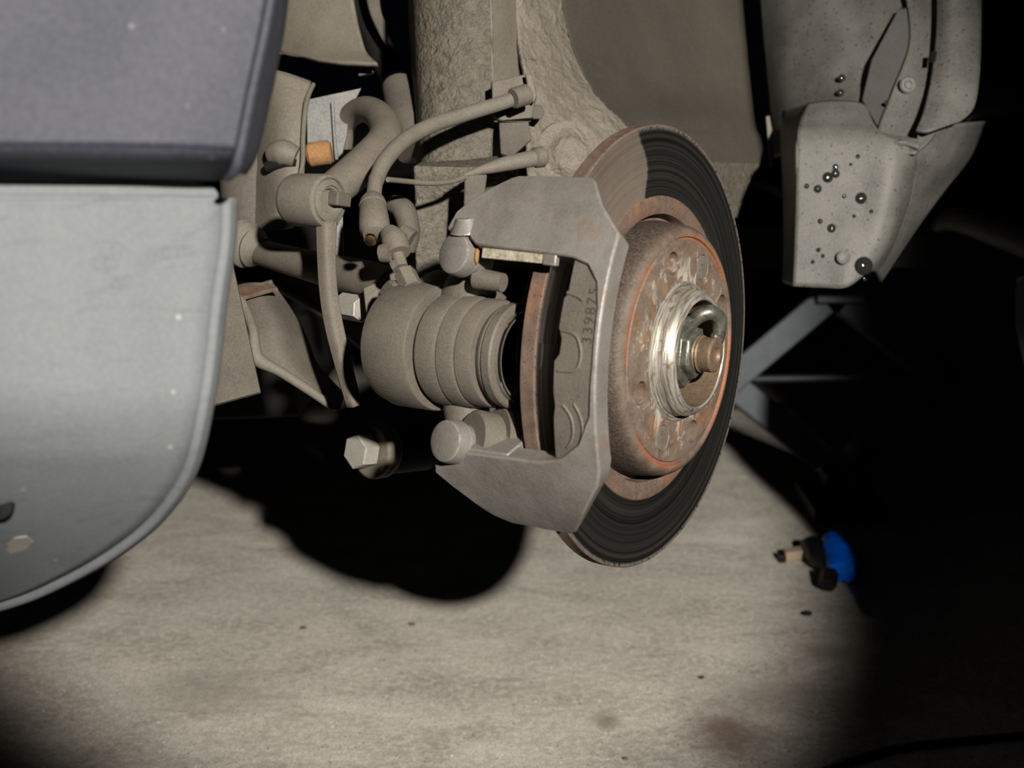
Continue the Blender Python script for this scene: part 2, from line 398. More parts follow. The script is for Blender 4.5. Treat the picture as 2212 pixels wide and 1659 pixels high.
hat = obj('hat', lathe(L0, Z, [(.0405, -.009), (.0835, -.009), (.0836, -.004), (.0830, .002), (.0822, .010), (.0810, .0152), (.0785, .0185), (.0758, .0196), (.0742, .0194), (.0736, .0178), (.0720, .0178), (.0712, .0190), (.069, .0193), (.0405, .0193), (.0405, -.009)], 160), M['hat'], disc, False, 35, label='raised centre with orange rust groove')
def hp(F, U): return Vector((-F, U, 0))
holes = [(.0241, .0549), (-.0545, .033), (.0513, -.0266), (-.0275, -.0525)]
cs = [cyl(hp(F, U)-Z*.02, hp(F, U)+Z*.03, 0.0076, 28, .0001) for F, U in holes]
screws = [(-.0190, .0560), (.0155, -.0555)]
cs += [lathe(hp(F, U), Z, [(0, .0165), (.0068, .0165), (.0092, .0199), (.0092, .03), (0, .03)], 28) for F, U in screws]
cut(hat, cs)
for F, U in screws:
    p = hp(F, U)
    s = obj('retaining_screw', lathe(p, Z, [(0, .012), (.0066, .0165), (.0080, .0184), (.0078, .0189), (.0072, .0191), (0, .0191)], 32), M['dust'], hat, False, 30, label='grey countersunk cross head screw')
    cs = []
    for k in range(2):
        a = math.radians(25+90*k); dx = Vector((math.cos(a), math.sin(a), 0)); dy = Vector((-math.sin(a), math.cos(a), 0))
        cs.append(box(p+Z*.019, dx*.0046, dy*.0013, Z*.0022))
    cut(s, cs)

# ================================================================== HUB (spigot, nut, stub axle)
hub = thing('wheel_hub', None, 'worn bright hub ring with greasy nut in the middle of the disc', 'wheel hub', DM)
obj('hub_spigot', lathe(L0, Z, [(.047, .0185), (.0445, .0200), (.0418, .0202), (.0408, .0225), (.0402, .0255), (.0410, .0265), (.0405, .0283), (.0385, .0310), (.0372, .0325), (.0352, .0332), (.0344, .0326), (.0342, .0310)], 96), M['hub'], hub, False, 50)
obj('hub_bore', lathe(L0, Z, [(.0343, .0322), (.0340, .0300), (.0338, .004), (0, .004)], 96), M['stub'], hub, False, 50, label='brown inside wall of the hub bore')
nut = obj('axle_nut', lathe(L0, Z, [(0, .004), (.0262, .004), (.0272, .0055), (.0272, .0100), (.0250, .0112), (.0240, .0125), (.0240, .0225), (.0222, .0242), (.0172, .0248), (.0168, .0300), (.0148, .0312), (.0115, .0312), (0, .0312)], 6), M['shiny'], hub, False, 25, .0012, label='greasy hexagonal axle nut')
obj('washer', lathe(L0, Z, [(0, .003), (.0310, .003), (.0318, .0038), (.0318, .0078), (.0305, .0088), (0, .0068)], 64), M['shiny'], hub, False, 35)
th = [(0, .01)]+[(.0120 if k % 2 else .0111, .024+k*.0011) for k in range(11)]+[(.0112, .0372), (.0112, .0425), (.0098, .0437), (.0055, .0437), (.0040, .0418), (0, .0412)]
obj('stub_axle', lathe(L0, Z, th, 40), M['stub'], hub, False, 30, label='rusty threaded axle end')
obj('locking_tab', tube([Vector((.012, .009, .016)), Vector((.006, .021, .023)), Vector((.010, .027, .031)), Vector((.019, .0235, .034)), Vector((.0215, .014, .034)), Vector((.014, .0095, .037)), Vector((.009, .013, .036))], [.0030, .0046, .0052, .0050, .0044, .0038, .002], 16), M['shiny'], hub, False, 60, label='bent metal tab locking the nut')

# ================================================================== CALIPER
cal = thing('brake_caliper', None, 'dusty single piston brake caliper straddling the front of the disc', 'brake caliper', DM)
def cp(ang, O, R): a = math.radians(ang); return Vector((-R*math.cos(a), R*math.sin(a), O))
def bent(poly, R, th, lift=None):
    """outline in (angle deg, O), tessellated, thickened towards the axis by th and bent onto radius R"""
    P2 = []
    for k in range(len(poly)):
        a = Vector((math.radians(poly[k][0])*R, poly[k][1], 0)); b = poly[(k+1) % len(poly)]; b = Vector((math.radians(b[0])*R, b[1], 0))
        n = max(1, int((b-a).length/.006)); P2 += [a.lerp(b, t/n) for t in range(n)]
    st = .008; pts2 = [Vector((p.x, p.y)) for p in P2]; nb = len(pts2)
    xs = [p.x for p in pts2]; ys = [p.y for p in pts2]
    def inside(q):
        c = False
        for k in range(nb):
            a, b = pts2[k], pts2[k-1]
            if (a.y > q.y) != (b.y > q.y) and q.x < (b.x-a.x)*(q.y-a.y)/(b.y-a.y)+a.x: c = not c
        return c
    for ix in range(int((max(xs)-min(xs))/st)+1):
        for iy in range(int((max(ys)-min(ys))/st)+1):
            q = Vector((min(xs)+(ix+.5)*st, min(ys)+(iy+.5)*st))
            if inside(q) and min((q-p).length for p in pts2[:nb]) > .004: pts2.append(q)
    V2, _, F2 = delaunay_2d_cdt(pts2, [(k, (k+1) % nb) for k in range(nb)], [list(range(nb))], 1, 1e-7)[:3]
    bm = bmesh.new(); tp = [bm.verts.new((p.x, p.y, 0)) for p in V2]; bk = [bm.verts.new((p.x, p.y, -th)) for p in V2]; cnt = {}
    for f in F2:
        bm.faces.new([tp[k] for k in f]); bm.faces.new([bk[k] for k in reversed(f)])
        for u, v in zip(f, list(f[1:])+[f[0]]): cnt[(u, v)] = 1
    for (u, v) in cnt:
        if (v, u) not in cnt: bm.faces.new([tp[v], tp[u], bk[u], bk[v]])
    for v in bm.verts:
        a = v.co.x/R; r = R+v.co.z+(lift(math.degrees(a), v.co.y) if lift else 0); v.co = Vector((-r*math.cos(a), r*math.sin(a), v.co.y))
    return bm
outline = [(22.3, -.0660), (26.5, -.0640), (29, -.0585), (33, -.048), (36.6, -.038), (37.4, -.034), (37.2, .0145), (36, .019), (29.4, .0314), (23.3, .0472), (0, .0478), (-24, .0478), (-28, .0450),
           (-42.0, .021), (-43.6, .015), (-44.1, -.026), (-42, -.037), (-36.3, -.052), (-31.1, -.068), (-28.8, -.0665), (-27, -.052), (-24.8, -.044), (-24.0, .0103), (-22.5, .025), (-19, .0365), (-13, .0435), (-2, .0445), (8, .0440),
           (13, .0410), (16.3, .034), (17.5, .024), (17.9, .0133), (19.2, -.0420), (20.5, -.0475), (22.8, -.050), (23.4, -.056)]
def lift(a, o):   # the bridge is flatter than a true arc at its ends
    return -.004*max(0, (abs(a+3)-30)/12)**2 - .002*max(0, (o-.03)/.018)
obj('bridge', bent(outline, .160, .0138, lift=lift), M['caliper'], cal, False, 40, .0011, label='grey C shaped bridge with worn bright edges')
arm = [(19, .0235), (19.5, .0465), (-26, .0465), (-26, .0190), (-14, .0205), (-12, .0215), (-9, .0205), (-3, .0205), (-1.5, .0235), (1.5, .0240), (3.5, .0215), (9.5, .0220), (10.5, .0240)]
arm_o = obj('outer_arm', bent(arm, .1572, .011), M['caliper_body'], cal, False, 40, .0008, label='recessed outer arm carrying the cast number')
# cast ridges on the arm
def arc_on(pts, R, r, nm, mt, lab=None, seg=8):
    obj(nm, tube([cp(a, o, R) for a, o in pts], r, seg), mt, arm_o, False, 60, label=lab)
arc_on([(3.2, .0235), (2.4, .033), (-.3, .0370), (-2.6, .0370), (-4.4, .034), (-4.8, .0235)], .1570, .0011, 'cast_ridge', M['caliper_body'])
arc_on([(-11.5, .0270), (-13.5, .0315), (-16, .0330), (-18.6, .0315), (-20.3, .0280)], .1570, .0010, 'cast_ridge', M['caliper_body'])
arc_on([(-11.0, .0340), (-13.5, .0380), (-16.5, .0388), (-19.2, .0365), (-21, .0325)], .1570, .0010, 'cast_ridge', M['caliper_body'])
arc_on([(10.6, .0240), (10.0, .031), (9.2, .0345)], .1570, .0012, 'cast_ridge', M['caliper_body'])
fc = bpy.data.curves.new('txt', 'FONT'); fc.body = '339875'; fc.size = .0084; fc.space_character = 1.22; fc.extrude = .0002; fc.align_x = 'CENTER'
fo = bpy.data.objects.new('txt', fc); COL.objects.link(fo); bpy.context.view_layer.update()
tm = bpy.data.meshes.new_from_object(fo.evaluated_get(bpy.context.evaluated_depsgraph_get())); bpy.data.objects.remove(fo)
bm = bmesh.new(); bm.from_mesh(tm); bpy.data.meshes.remove(tm)
for v in bm.verts:   # text x runs up the arm, text y points inboard
    a = v.co.x*1.02/.156+math.radians(6.4); r = .1572+v.co.z*.6; o = .0430-v.co.y*1.05
    v.co = Vector((-r*math.cos(a), r*math.sin(a), o))
M['stamp'] = dusty('dark stamped digits', (.03, .026, .022), (.05, .043, .036), 60, .7)
obj('cast_number', bm, M['stamp'], arm_o, False, 30, label='cast number 339875 reading upwards')
# thick pad abutments either side of the window
obj('abutment', bent([(-24.3, -.044), (-24.0, -.0125), (-30, -.0125), (-30, -.046)], .1575, .026), M['caliper'], cal, False, 40, .001)
obj('abutment', bent([(24, -.044), (24.5, -.0125), (20.2, -.0125), (20.0, -.042)], .1575, .026), M['caliper'], cal, False, 40, .001)
# stainless rail
rail = [cp(18.4, -.0445, .1545), cp(17.6, .0085, .1560)]
d = (rail[1]-rail[0]); up = Vector((0, 1, 0)); up = (up-d.normalized()*up.dot(d.normalized())).normalized(); nn = d.cross(up).normalized()
rail_o = obj('slide_rail', box((rail[0]+rail[1])/2-up*.0005, d*.40, up*.0029, nn*.0012), M['rail'], cal, False, 30, .0004, label='corroded stainless rail under the top arm')
obj('rail_clip', box((rail[0]+rail[1])/2+d*.49-up*.0005, d*.085, up*.0037, nn*.002), M['caliper'], rail_o, False, 30, .0008)
# piston housing (axis parallel to the disc axis)
pc = Vector((-.115, -.0095, 0))
def pl(prof, nm, mt, lab=None, par=None): return obj(nm, lathe(pc, Z, prof, 96), mt, par or cal, False, 32, label=lab)
hs_o = pl([(0, -.128), (.018, -.128), (.030, -.126), (.0368, -.121), (.0392, -.113), (.0392, -.0865), (.0385, -.0852), (.030, -.085), (.030, -.082), (0, -.082)], 'housing', M['caliper_body'], 'rounded cast piston housing')
pl([(.028, -.086), (.0325, -.0835), (.0345, -.081), (.0350, -.076), (.0345, -.0685), (.0338, -.0668), (.0328, -.0665), (.0328, -.0658), (.0343, -.0655), (.0340, -.0558), (.0332, -.0542), (.0318, -.0538), (.0318, -.0530), (.0330, -.0528), (.0325, -.0440), (.0318, -.0422), (.029, -.042), (.027, -.042)], 'piston_boot', M['caliper_body'], 'stepped dust boot rings around the piston')
pl([(.025, -.045), (.0285, -.0405), (.0300, -.0385), (.0302, -.0372), (.0290, -.0365), (.0290, -.0358), (.0312, -.0352), (.0314, -.0300), (.0305, -.0288), (.0275, -.0285), (.0255, -.0285)], 'piston_ring', M['caliper_body'], 'curved retaining ring')
pist = pl([(.027, -.048), (.0272, -.0262), (.0268, -.0252), (.0250, -.0250), (.0242, -.0258), (.0238, -.044), (0, -.046)], 'piston', M['dust_dark'], 'hollow brake piston facing the disc')
pl([(.0272, -.0262), (.0271, -.0252), (.0262, -.0248), (.0258, -.0252)], 'piston_lip', M['lip'], 'bright scratched piston lip', pist)
# casting neck up to the guide pins, rear knob
def dl(F, O, U): return Vector((-F, U, O))
obj('neck', tube([dl(.100, -.083, .006), dl(.112, -.072, .026), dl(.118, -.066, .040)], [.020, .017, .010], 24), M['caliper_body'], cal, False, 60)
obj('neck', tube([dl(.104, -.074, -.030), dl(.110, -.068, -.048), dl(.114, -.062, -.062)], [.016, .014, .012], 24), M['caliper_body'], cal, False, 60)
obj('shoulder', tube([dl(.108, -.118, .018), dl(.106, -.100, .025), dl(.104, -.078, .022), dl(.104, -.055, .016)], [.008, .0135, .015, .010], 24), M['caliper_body'], hs_o, False, 60)
obj('rear_boss', tube([dl(.122, -.118, .010), dl(.132, -.124, -.004), dl(.132, -.126, -.020)], [.008, .0105, .0085], 20), M['caliper_body'], hs_o, False, 60)
obj('bleed_boss', cyl(dl(.100, -.114, .020), dl(.129, -.122, .019), .0105, 28, .002), M['caliper_body'], hs_o, False, 40)
# guide bolts: heads face the front of the car
def guide(px, py, F, r, L, rot, lab):
    t = (F*1.0); d = Vector(((px-1106)/FPX, -(py-829.5)/FPX, -1)); s = (F+CC.dot(U_))/d.dot(U_); p = DM.inverted() @ c2w(*(d*s))
    ax = Vector((1, -.10, .16)).normalized()
    gb = obj('guide_bolt', lathe(p, ax, [(0, 0), (r*.74, 0), (r*.93, .0012), (r, .0035), (r*1.02, .010), (r*.86, .012), (r*.84, L*.72), (r*1.0, L*.74), (r*.95, L), (0, L)], 40, None, rot), M['caliper'], cal, False, 35, label=lab)
    return p, gb
pt, gb1 = guide(976, 546, .150, .0125, .030, 0, 'round headed upper guide bolt with a rust patch')
pb, gb2 = guide(958, 952, .150, .0128, .036, 0, 'round headed lower guide bolt')
obj('rust_patch', lathe(pt+Vector((.0062, -.0005, .0135)), Vector((.3, 0, 1)), [(0, -.002), (.004, -.001), (.0052, .0004), (.003, .0012), (0, .0014)], 20, None, 0, .6), M['rust_orange'], gb1, False, 50, label='orange rust patch')
obj('ear', tube([pt+Vector((.0085, .013, .004)), pt+Vector((.006, .021, .004))], [.0105, .006], 20), M['caliper'], cal, False, 50)
obj('ear', tube([pt+Vector((.018, -.013, .006)), pt+Vector((.020, -.0145, .024))], [.0065, .0055], 24), M['caliper_body'], cal, False, 50)
obj('ear', cyl(pb+Vector((.016, .002, .008)), pb+Vector((.030, .000, .014)), .0172, 40, .002), M['caliper_body'], cal, False, 40)
obj('ear', cyl(pb+Vector((.030, .004, .016)), pb+Vector((.046, .002, .024)), .0185, 40, .002), M['caliper_body'], cal, False, 40)

# ================================================================== BRAKE HOSE, union, sensor lead
hose = thing('brake_hose', W(806, 400, .80), 'thick grey rubber brake hose arching from wing bracket to caliper', 'hose')
P = [W(1132, 204, .905), W(1085, 222, .90), W(1000, 248, .885), W(930, 272, .865), W(872, 305, .84), W(830, 350, .815), W(812, 392, .80)]
obj('rubber_hose', tube(P, [.0053, .0054, .0055, .0056, .0056, .0056, .0052], 24), M['rubber'], hose, True, 60)
obj('ferrule', tube([W(812, 385, .80), W(806, 432, .79)], [.0050, .0052], 20), M['dust'], hose, True, 40)
sleeve = obj('crimp_sleeve', lathe(W(804, 424, .788), W(812, 530, .765)-W(804, 424, .788), [(0, 0), (.0055, 0), (.0082, .004), (.0092, .0085), (.0086, .009), (.0090, .010), (.0100, .024), (.0098, .029), (.0078, .033), (.004, .0345), (0, .0347)], 32), M['dust'], hose, True, 32, label='bottle shaped metal crimp sleeve')
obj('brass_plug', lathe(W(800, 518, .757), -FWD+UPV*-.5, [(0, 0), (.0042, .0), (.0036, .002), (0, .0028)], 24), M['brass'], sleeve, True, 50, label='small brass plug')
obj('hose_end_collar', cyl(W(1108, 213, .898), W(1140, 203, .905), .0078, 28, .001), M['dust'], hose, True, 40)
obj('banjo_block', tube([W(838, 500, .765), W(852, 520, .76), W(862, 548, .755)], [.0055, .0085, .0075], 20), M['dust'], hose, True, 60)
obj('banjo_lobe', tube([W(822, 548, .757), W(845, 545, .755)], [.0055, .007], 20), M['dust'], hose, True, 60)
obj('union_bolt', tube([W(858, 545, .757), W(872, 590, .752)], [.0042, .0040], 16), M['dust'], hose, True, 60)
obj('union_nut', hexp(W(858, 566, .752), W(864, 580, .750), .0056), M['dust'], hose, True, 25)
obj('union_nut', hexp(W(874, 588, .748), W(890, 622, .742), .0070, None, .3), M['dust'], hose, True, 25, label='hexagonal union nut on the housing')

sl = thing('sensor_lead', W(1165, 340, .90), 'thin sensor cable with tapered grey plug above the caliper', 'cable')
obj('cable', tube([W(838, 388, .80), W(880, 392, .82), W(930, 396, .835), W(975, 392, .85), W(1005, 382, .86)], .0019, 12), M['dust'], sl)
obj('plug_sleeve', tube([W(992, 384, .858), W(1030, 370, .868), W(1060, 362, .872), W(1100, 352, .878), W(1158, 341, .885)], [.0015, .0028, .0044, .0056, .0063], 20), M['rubber'], sl, True, 60)
obj('plug_collar', cyl(W(1152, 341, .884), W(1176, 338, .888), .0077, 28, .0015), M['dust'], sl, True, 40)
obj('cable_clip', slab([(1003, 378, .86), (1052, 376, .86), (1048, 408, .86), (1040, 470, .86), (1000, 500, .86), (1002, 430, .86)], .008), M['dust_dark'], sl, True, 40, .001, label='flat grey clip under the plug')

# ================================================================== WHEEL ARCH (inner wing)
arch = thing('inner_wing', W(1250, 400, 1.1), 'dusty undercoated inner wing panel behind the disc', 'car body panel')
nz = lambda k, a: (lambda p: FWD*(noise.noise(p*k)*a+noise.noise(p*k*2.7)*a*.5))
def prof(y, pts): return [(x, y, z) for x, z in pts]
obj('strut_column', grid([[(880, -60, 1.03), (900, -60, .975), (980, -60, .955), (1062, -60, .955)], [(886, 120, 1.03), (905, 120, .97), (985, 120, .95), (1066, 120, .952)],
                          [(896, 280, 1.02), (912, 280, .96), (985, 280, .945), (1066, 280, .95)], [(902, 420, 1.0), (915, 420, .95), (985, 420, .94), (1060, 420, .95)], [(890, 580, .98), (905, 580, .94), (985, 580, .935), (1060, 580, .95)]], 10, bump=nz(90, .0016)), M['undercoat'], arch, solid=.004)
obj('ridge', grid([[(1060, -60, .953), (1085, -60, .965), (1116, -60, .985)], [(1064, 170, .950), (1090, 170, .962), (1124, 170, .98)], [(1064, 185, .935), (1100, 185, .935), (1145, 190, .94)], [(1066, 262, .93), (1100, 262, .93), (1146, 262, .935)]], 6), M['sheet'], arch, solid=.003)
obj('seam', grid([[(1112, -60, .983), (1150, -60, 1.0), (1205, -60, 1.03)], [(1122, 80, .98), (1175, 80, 1.0), (1230, 80, 1.03)], [(1140, 190, .965), (1210, 190, .99), (1278, 190, 1.02)],
                  [(1140, 262, .955), (1235, 270, .98), (1345, 262, 1.015)], [(1140, 340, .95), (1260, 340, .975), (1400, 330, 1.01)], [(1140, 420, .95), (1260, 420, .97), (1400, 420, 1.0)]], 10, bump=nz(70, .0028)), M['seal'], arch, solid=.004)
obj('wing_panel', grid([[(1195, -60, 1.026), (1400, -60, 1.16), (1600, -60, 1.26)], [(1222, 80, 1.026), (1410, 80, 1.155), (1611, 80, 1.25)], [(1270, 190, 1.018), (1420, 190, 1.135), (1622, 190, 1.235)],
                        [(1335, 262, 1.012), (1440, 262, 1.09), (1632, 270, 1.22)], [(1360, 300, 1.015), (1460, 298, 1.10), (1645, 300, 1.22)], [(1380, 352, 1.02), (1500, 352, 1.12), (1652, 352, 1.215)]], 8, bump=nz(25, .0015)), M['liner'], arch, solid=.004)
obj('wing_panel_foot', grid([[(1380, 350, 1.02), (1500, 350, 1.12), (1652, 352, 1.215)], [(1430, 420, 1.04), (1500, 410, 1.12), (1622, 385, 1.20)], [(1480, 520, 1.06), (1520, 500, 1.12), (1592, 470, 1.18)]], 8, bump=nz(60, .003)), M['undercoat'], arch, solid=.004)
obj('seam_boss', lathe(W(1228, 338, .965), -FWD+Vector((.25, 0, 0)), [(0, -.01), (.030, -.008), (.0285, .001), (.020, .003), (.0165, .0035), (.015, .0065), (.012, .008), (0, .0085)], 48), M['seal'], arch, True, 60)
# bracket holding the hose
br = thing('hose_bracket', W(1100, 260, .93), 'folded sheet metal bracket holding the upper hose end', 'bracket')
obj('plate', slab([(1062, 176, .925), (1142, 158, .925), (1146, 188, .925), (1158, 205, .925), (1150, 254, .925), (1080, 260, .925), (1064, 250, .925)], .006), M['dust'], br, True, 40, .001)
obj('tab', slab([(1134, 158, .915), (1148, 160, .915), (1160, 206, .915), (1152, 222, .915), (1140, 190, .915)], .006), M['sheet'], br, True, 40, .001)
obj('bolt', cyl(W(1160, 242, .935), W(1160, 242, .955), .0062, 6), M['dust_dark'], br, True, 20)
sh = thing('strut_bracket', W(1000, 400, .93), 'rough welded bracket shelf beneath the hose', 'bracket')
obj('shelf', slab([(893, 358, .905), (905, 350, .925), (1000, 345, .93), (1075, 335, .935), (1118, 340, .93), (1118, 352, .92), (1015, 362, .905), (1010, 392, .905), (895, 400, .905)], .03), M['undercoat'], sh, True, 40, .0015)
obj('fin', slab([(1078, 265, .93), (1142, 262, .93), (1148, 300, .93), (1105, 338, .92), (1082, 330, .92)], .004), M['dust_dark'], sh, True, 40, .0008)
obj('web', slab([(905, 395, .915), (1000, 395, .915), (1000, 470, .92), (975, 500, .92), (962, 592, .92), (900, 592, .92), (893, 470, .91)], .02), M['undercoat'], sh, True, 40, .001)

# knuckle lumps between hose union and web
kn = thing('steering_knuckle', W(880, 560, .88), 'lumpy cast knuckle arm in shade behind the crimp sleeve', 'steering knuckle')
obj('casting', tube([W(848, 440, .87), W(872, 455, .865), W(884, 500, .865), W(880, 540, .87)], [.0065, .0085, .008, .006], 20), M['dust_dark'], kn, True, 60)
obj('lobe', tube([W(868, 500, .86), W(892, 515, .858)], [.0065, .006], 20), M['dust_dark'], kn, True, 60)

ds = bmesh.new(); lathe(Vector((0, 0, 0)), Z, [(.035, -.028), (.118, -.028), (.121, -.024), (.123, -.024), (.123, -.026), (.118, -.030), (.035, -.030)], 96, ds); ds.transform(DM)
obj('light_shield', ds, M['black'], kn, True, 40, label='black shield added behind the disc to block light')  # added behind the rotor so no light leaks into the disc's floor shadow

# ================================================================== ANTI-ROLL BAR, LINK, BUSH
arb = thing('anti_roll_bar', W(760, 380, .85), 'thick bent anti roll bar running down to the round bush', 'suspension bar')
obj('bar', tube([W(742, 318, .98), W(748, 262, .97), W(785, 236, .95), W(822, 255, .92), W(832, 300, .89), W(790, 350, .865), W(735, 398, .845), W(690, 432, .835)], [.0075, .009, .0100, .0115, .0128, .0132, .0128, .0120], 28), M['dust'], arb, True, 60)
bc = W(712, 434, .800)
bush = thing('drop_link', W(700, 500, .80), 'flat drop link with a round rubber bush at its top', 'suspension link')
bsh = obj('bush_shell', lathe(bc, AX, [(0, -.034), (.0160, -.034), (.0172, -.032), (.0178, -.0295), (.0178, -.003), (.0172, -.001), (.0152, 0), (.0150, -.0012), (.0144, -.0012), (.0138, .0005), (.0112, .0018), (.0102, .0018), (.0098, .0005), (.0085, .0005), (.0070, -.002), (0, -.002)], 64), M['rubber'], bush, True, 32, label='round ribbed rubber bush')
obj('pin', box(bc+AX*.002+FX*-.0075+UX*.002, AX*.0044, FX*.0070, UX*.0046), M['dust_dark'], bsh, True, 30, .001, label='square pin end in the bush')
obj('link_bar', grid([[(681, 478, .803), (703, 478, .798), (728, 478, .803)], [(684, 560, .802), (705, 560, .797), (726, 560, .802)], [(690, 640, .80), (710, 640, .796), (731, 640, .80)], [(706, 730, .80), (726, 730, .796), (748, 730, .80)], [(748, 880, .80), (764, 880, .796), (782, 872, .80)]], 6), M['dust'], bush, True, 50, solid=.004, label='flat curved steel link')
bk = thing('flat_strap', W(735, 520, .86), 'narrow pale steel strap behind the drop link', 'strap')
obj('strap', slab([(722, 470, .86), (740, 462, .86), (741, 555, .86), (722, 552, .86)], .003), M['zinc'], bk)

# subframe side sheet
sf = thing('subframe_mount', W(600, 480, .95), 'dusty sheet metal subframe mount left of the hose', 'suspension mount')
obj('side_plate', grid([[(500, 150, 1.0), (590, 150, .95), (672, 175, .95)], [(500, 260, 1.0), (590, 260, .94), (656, 260, .935)], [(500, 370, 1.0), (590, 370, .935), (657, 370, .93)], [(500, 440, 1.0), (590, 440, .94), (640, 440, .935)], [(505, 500, 1.0), (590, 500, .945), (634, 492, .95)]], 6), M['sheet'], sf, True, 50, solid=.003)
obj('lip', tube([W(677, 182, .945), W(662, 220, .935), W(655, 290, .93), W(654, 350, .925), W(645, 385, .925)], [.0018, .002, .002, .002, .0012], 12), M['dust'], sf, True, 60)
obj('tower', lathe(W(548, 405, .985), Z*-1, [(0, -.03), (.022, -.03), (.027, -.02), (.027, .03), (0, .03)], 32), M['dust_dark'], sf, True, 50)
rpl = obj('rear_plate', slab([(662, 215, .96), (780, 190, .96), (752, 245, .96), (750, 290, .96), (740, 330, .96), (720, 350, .96), (664, 350, .96)], .003), M['zinc'], sf, True, 50, .0005, label='bare grey zinc plate')
obj('ridge_bead', tube([W(718, 222, .957), W(722, 290, .957), W(727, 345, .955)], .0014, 10), M['zinc'], rpl, True, 60)
obj('rust_bush', cyl(W(664, 335, .95), W(716, 328, .95), .0095, 28, .002), M['rust_orange'], sf, True, 40, label='orange rusted bush end')
obj('knob', tube([W(588, 335, .935), W(612, 330, .93), W(640, 340, .93)], [.008, .0105, .008], 16), M['sheet'], sf, True, 60)
obj('slot', tube([W(575, 362, .934), W(606, 350, .931), W(640, 352, .929)], [.004, .0055, .0028], 12), M['black'], sf, True, 60, label='dark hole under the knob')

# boot + track rod / drive shaft
rod = thing('track_rod', W(700, 590, .9), 'thick dusty rod with a pleated boot passing behind the drop link', 'rod')
obj('boot', lathe(W(512, 522, .935), W(580, 545, .92)-W(512, 522, .935), [(0, 0), (.013, 0), (.0185, .004), (.0145, .008), (.0180, .011), (.0135, .015), (.0155, .018), (.0115, .023), (.0100, .03), (0, .03)], 32), M['rubber'], rod, True, 50, label='pleated rubber boot')
obj('shaft', tube([W(560, 545, .925), W(700, 582, .87), W(790, 604, .835), W(850, 622, .81)], [.0095, .0120, .0135, .0135], 28), M['dust'], rod, True, 60)
obj('end_block', slab([(784, 622, .80), (840, 598, .80), (850, 640, .80), (842, 690, .80), (792, 694, .80)], .016), M['dust'], rod, True, 40, .001)
obj('rod_nut', hexp(W(738, 660, .835), W(784, 668, .82), .0092, None, .4), M['bolt_clean'], rod, True, 25)
tie = thing('steering_link', W(650, 640, .95), 'shaded steel link below the track rod', 'steering link')
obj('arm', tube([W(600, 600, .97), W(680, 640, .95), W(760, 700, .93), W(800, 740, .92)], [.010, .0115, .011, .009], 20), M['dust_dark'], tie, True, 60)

# lower control arm
lca = thing('lower_control_arm', W(620, 780, .9), 'pressed steel lower control arm beside the grey bumper', 'control arm')
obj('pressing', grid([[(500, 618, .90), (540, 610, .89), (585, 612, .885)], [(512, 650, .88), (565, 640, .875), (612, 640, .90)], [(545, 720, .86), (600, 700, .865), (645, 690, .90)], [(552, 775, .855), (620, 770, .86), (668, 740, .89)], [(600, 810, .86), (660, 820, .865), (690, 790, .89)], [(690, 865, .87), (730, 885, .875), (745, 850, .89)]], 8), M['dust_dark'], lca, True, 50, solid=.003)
obj('rolled_edge', tube([W(517, 645, .872), W(533, 675, .865), W(547, 715, .853), W(551, 760, .848), W(562, 780, .848), W(600, 800, .85), W(660, 838, .858), W(720, 880, .868)], [.0035, .0036, .0034, .0046, .005, .0036, .0034, .0028], 14), M['rubber'], lca, True, 60, label='pale rolled edge with a rust tinge')
obj('top_fold', slab([(500, 622, .885), (590, 612, .875), (600, 622, .87), (585, 624, .868), (522, 642, .868)], .003), M['rust'], lca, True, 50, .0005)
gp = thing('splash_plate', W(500, 870, .82), 'flat dusty grey splash plate poking out behind the bumper', 'plate')
obj('plate', slab([(440, 560, .83), (500, 560, .83), (518, 640, .825), (562, 846, .80), (440, 880, .80)], .004), M['dust_dark'], gp, True, 40, .0006)

# flanged bolt below
fb = thing('flanged_bolt', W(780, 1010, .92), 'clean hex head bolt with a round flange in the dark below the link', 'bolt')
bp = W(766, 976, .90); ax = (FX*.97-UX*.02-AX*.10).normalized(); g = 1.24
obj('head', hexp(bp-ax*.0115*g, bp, .0108*g, None, .45), M['bolt_clean'], fb, True, 25, label='pale hexagonal bolt head')
obj('flange', lathe(bp-ax*.0125*g, -ax, [(r*g, t*g) for r, t in [(0, 0), (.0155, 0), (.0172, .0012), (.0176, .004), (.0165, .006), (.0172, .0066), (.0172, .010), (.0160, .012), (0, .012)]], 48), M['dust'], fb, True, 30)
obj('bush_barrel', lathe(bp-ax*.024*g, -ax, [(r*g, t*g) for r, t in [(0, 0), (.0150, 0), (.0155, .002), (.0150, .035), (0, .036)]], 32), M['black'], fb, True, 40)

# ================================================================== TOP LEFT: chassis rail and strut
ts = thing('chassis_rail', W(700, 140, 1.1), 'pale undercoated chassis rail end at the top beside the body panel', 'chassis rail')
obj('sheet', grid([[(560, -60, 1.08), (650, -60, 1.06), (755, -60, 1.05)], [(570, 30, 1.08), (660, 30, 1.06), (768, 30, 1.05)], [(585, 95, 1.08), (680, 100, 1.05), (788, 105, 1.04)], [(596, 106, 1.075), (700, 130, 1.035), (815, 136, 1.025)]], 8, bump=nz(60, .0015)), M['sheet'], ts, True, 50, solid=.004)
st = thing('suspension_strut', W(800, 150, 1.2), 'dark suspension strut with a ribbed boot at the top', 'suspension strut')
dmp = obj('damper_tube', tube([W(745, -60, 1.19), W(790, 40, 1.18), W(850, 170, 1.16)], [.013, .013, .013], 24), M['black'], st, True, 60)
for k in range(6):
    x = 806+k*4.3; y = 68+k*8.6
    obj('boot_rib', tube([W(x-3, y-2, 1.158), W(x+3, y+2, 1.156)], .0013, 8), M['dust'], dmp, True, 60)
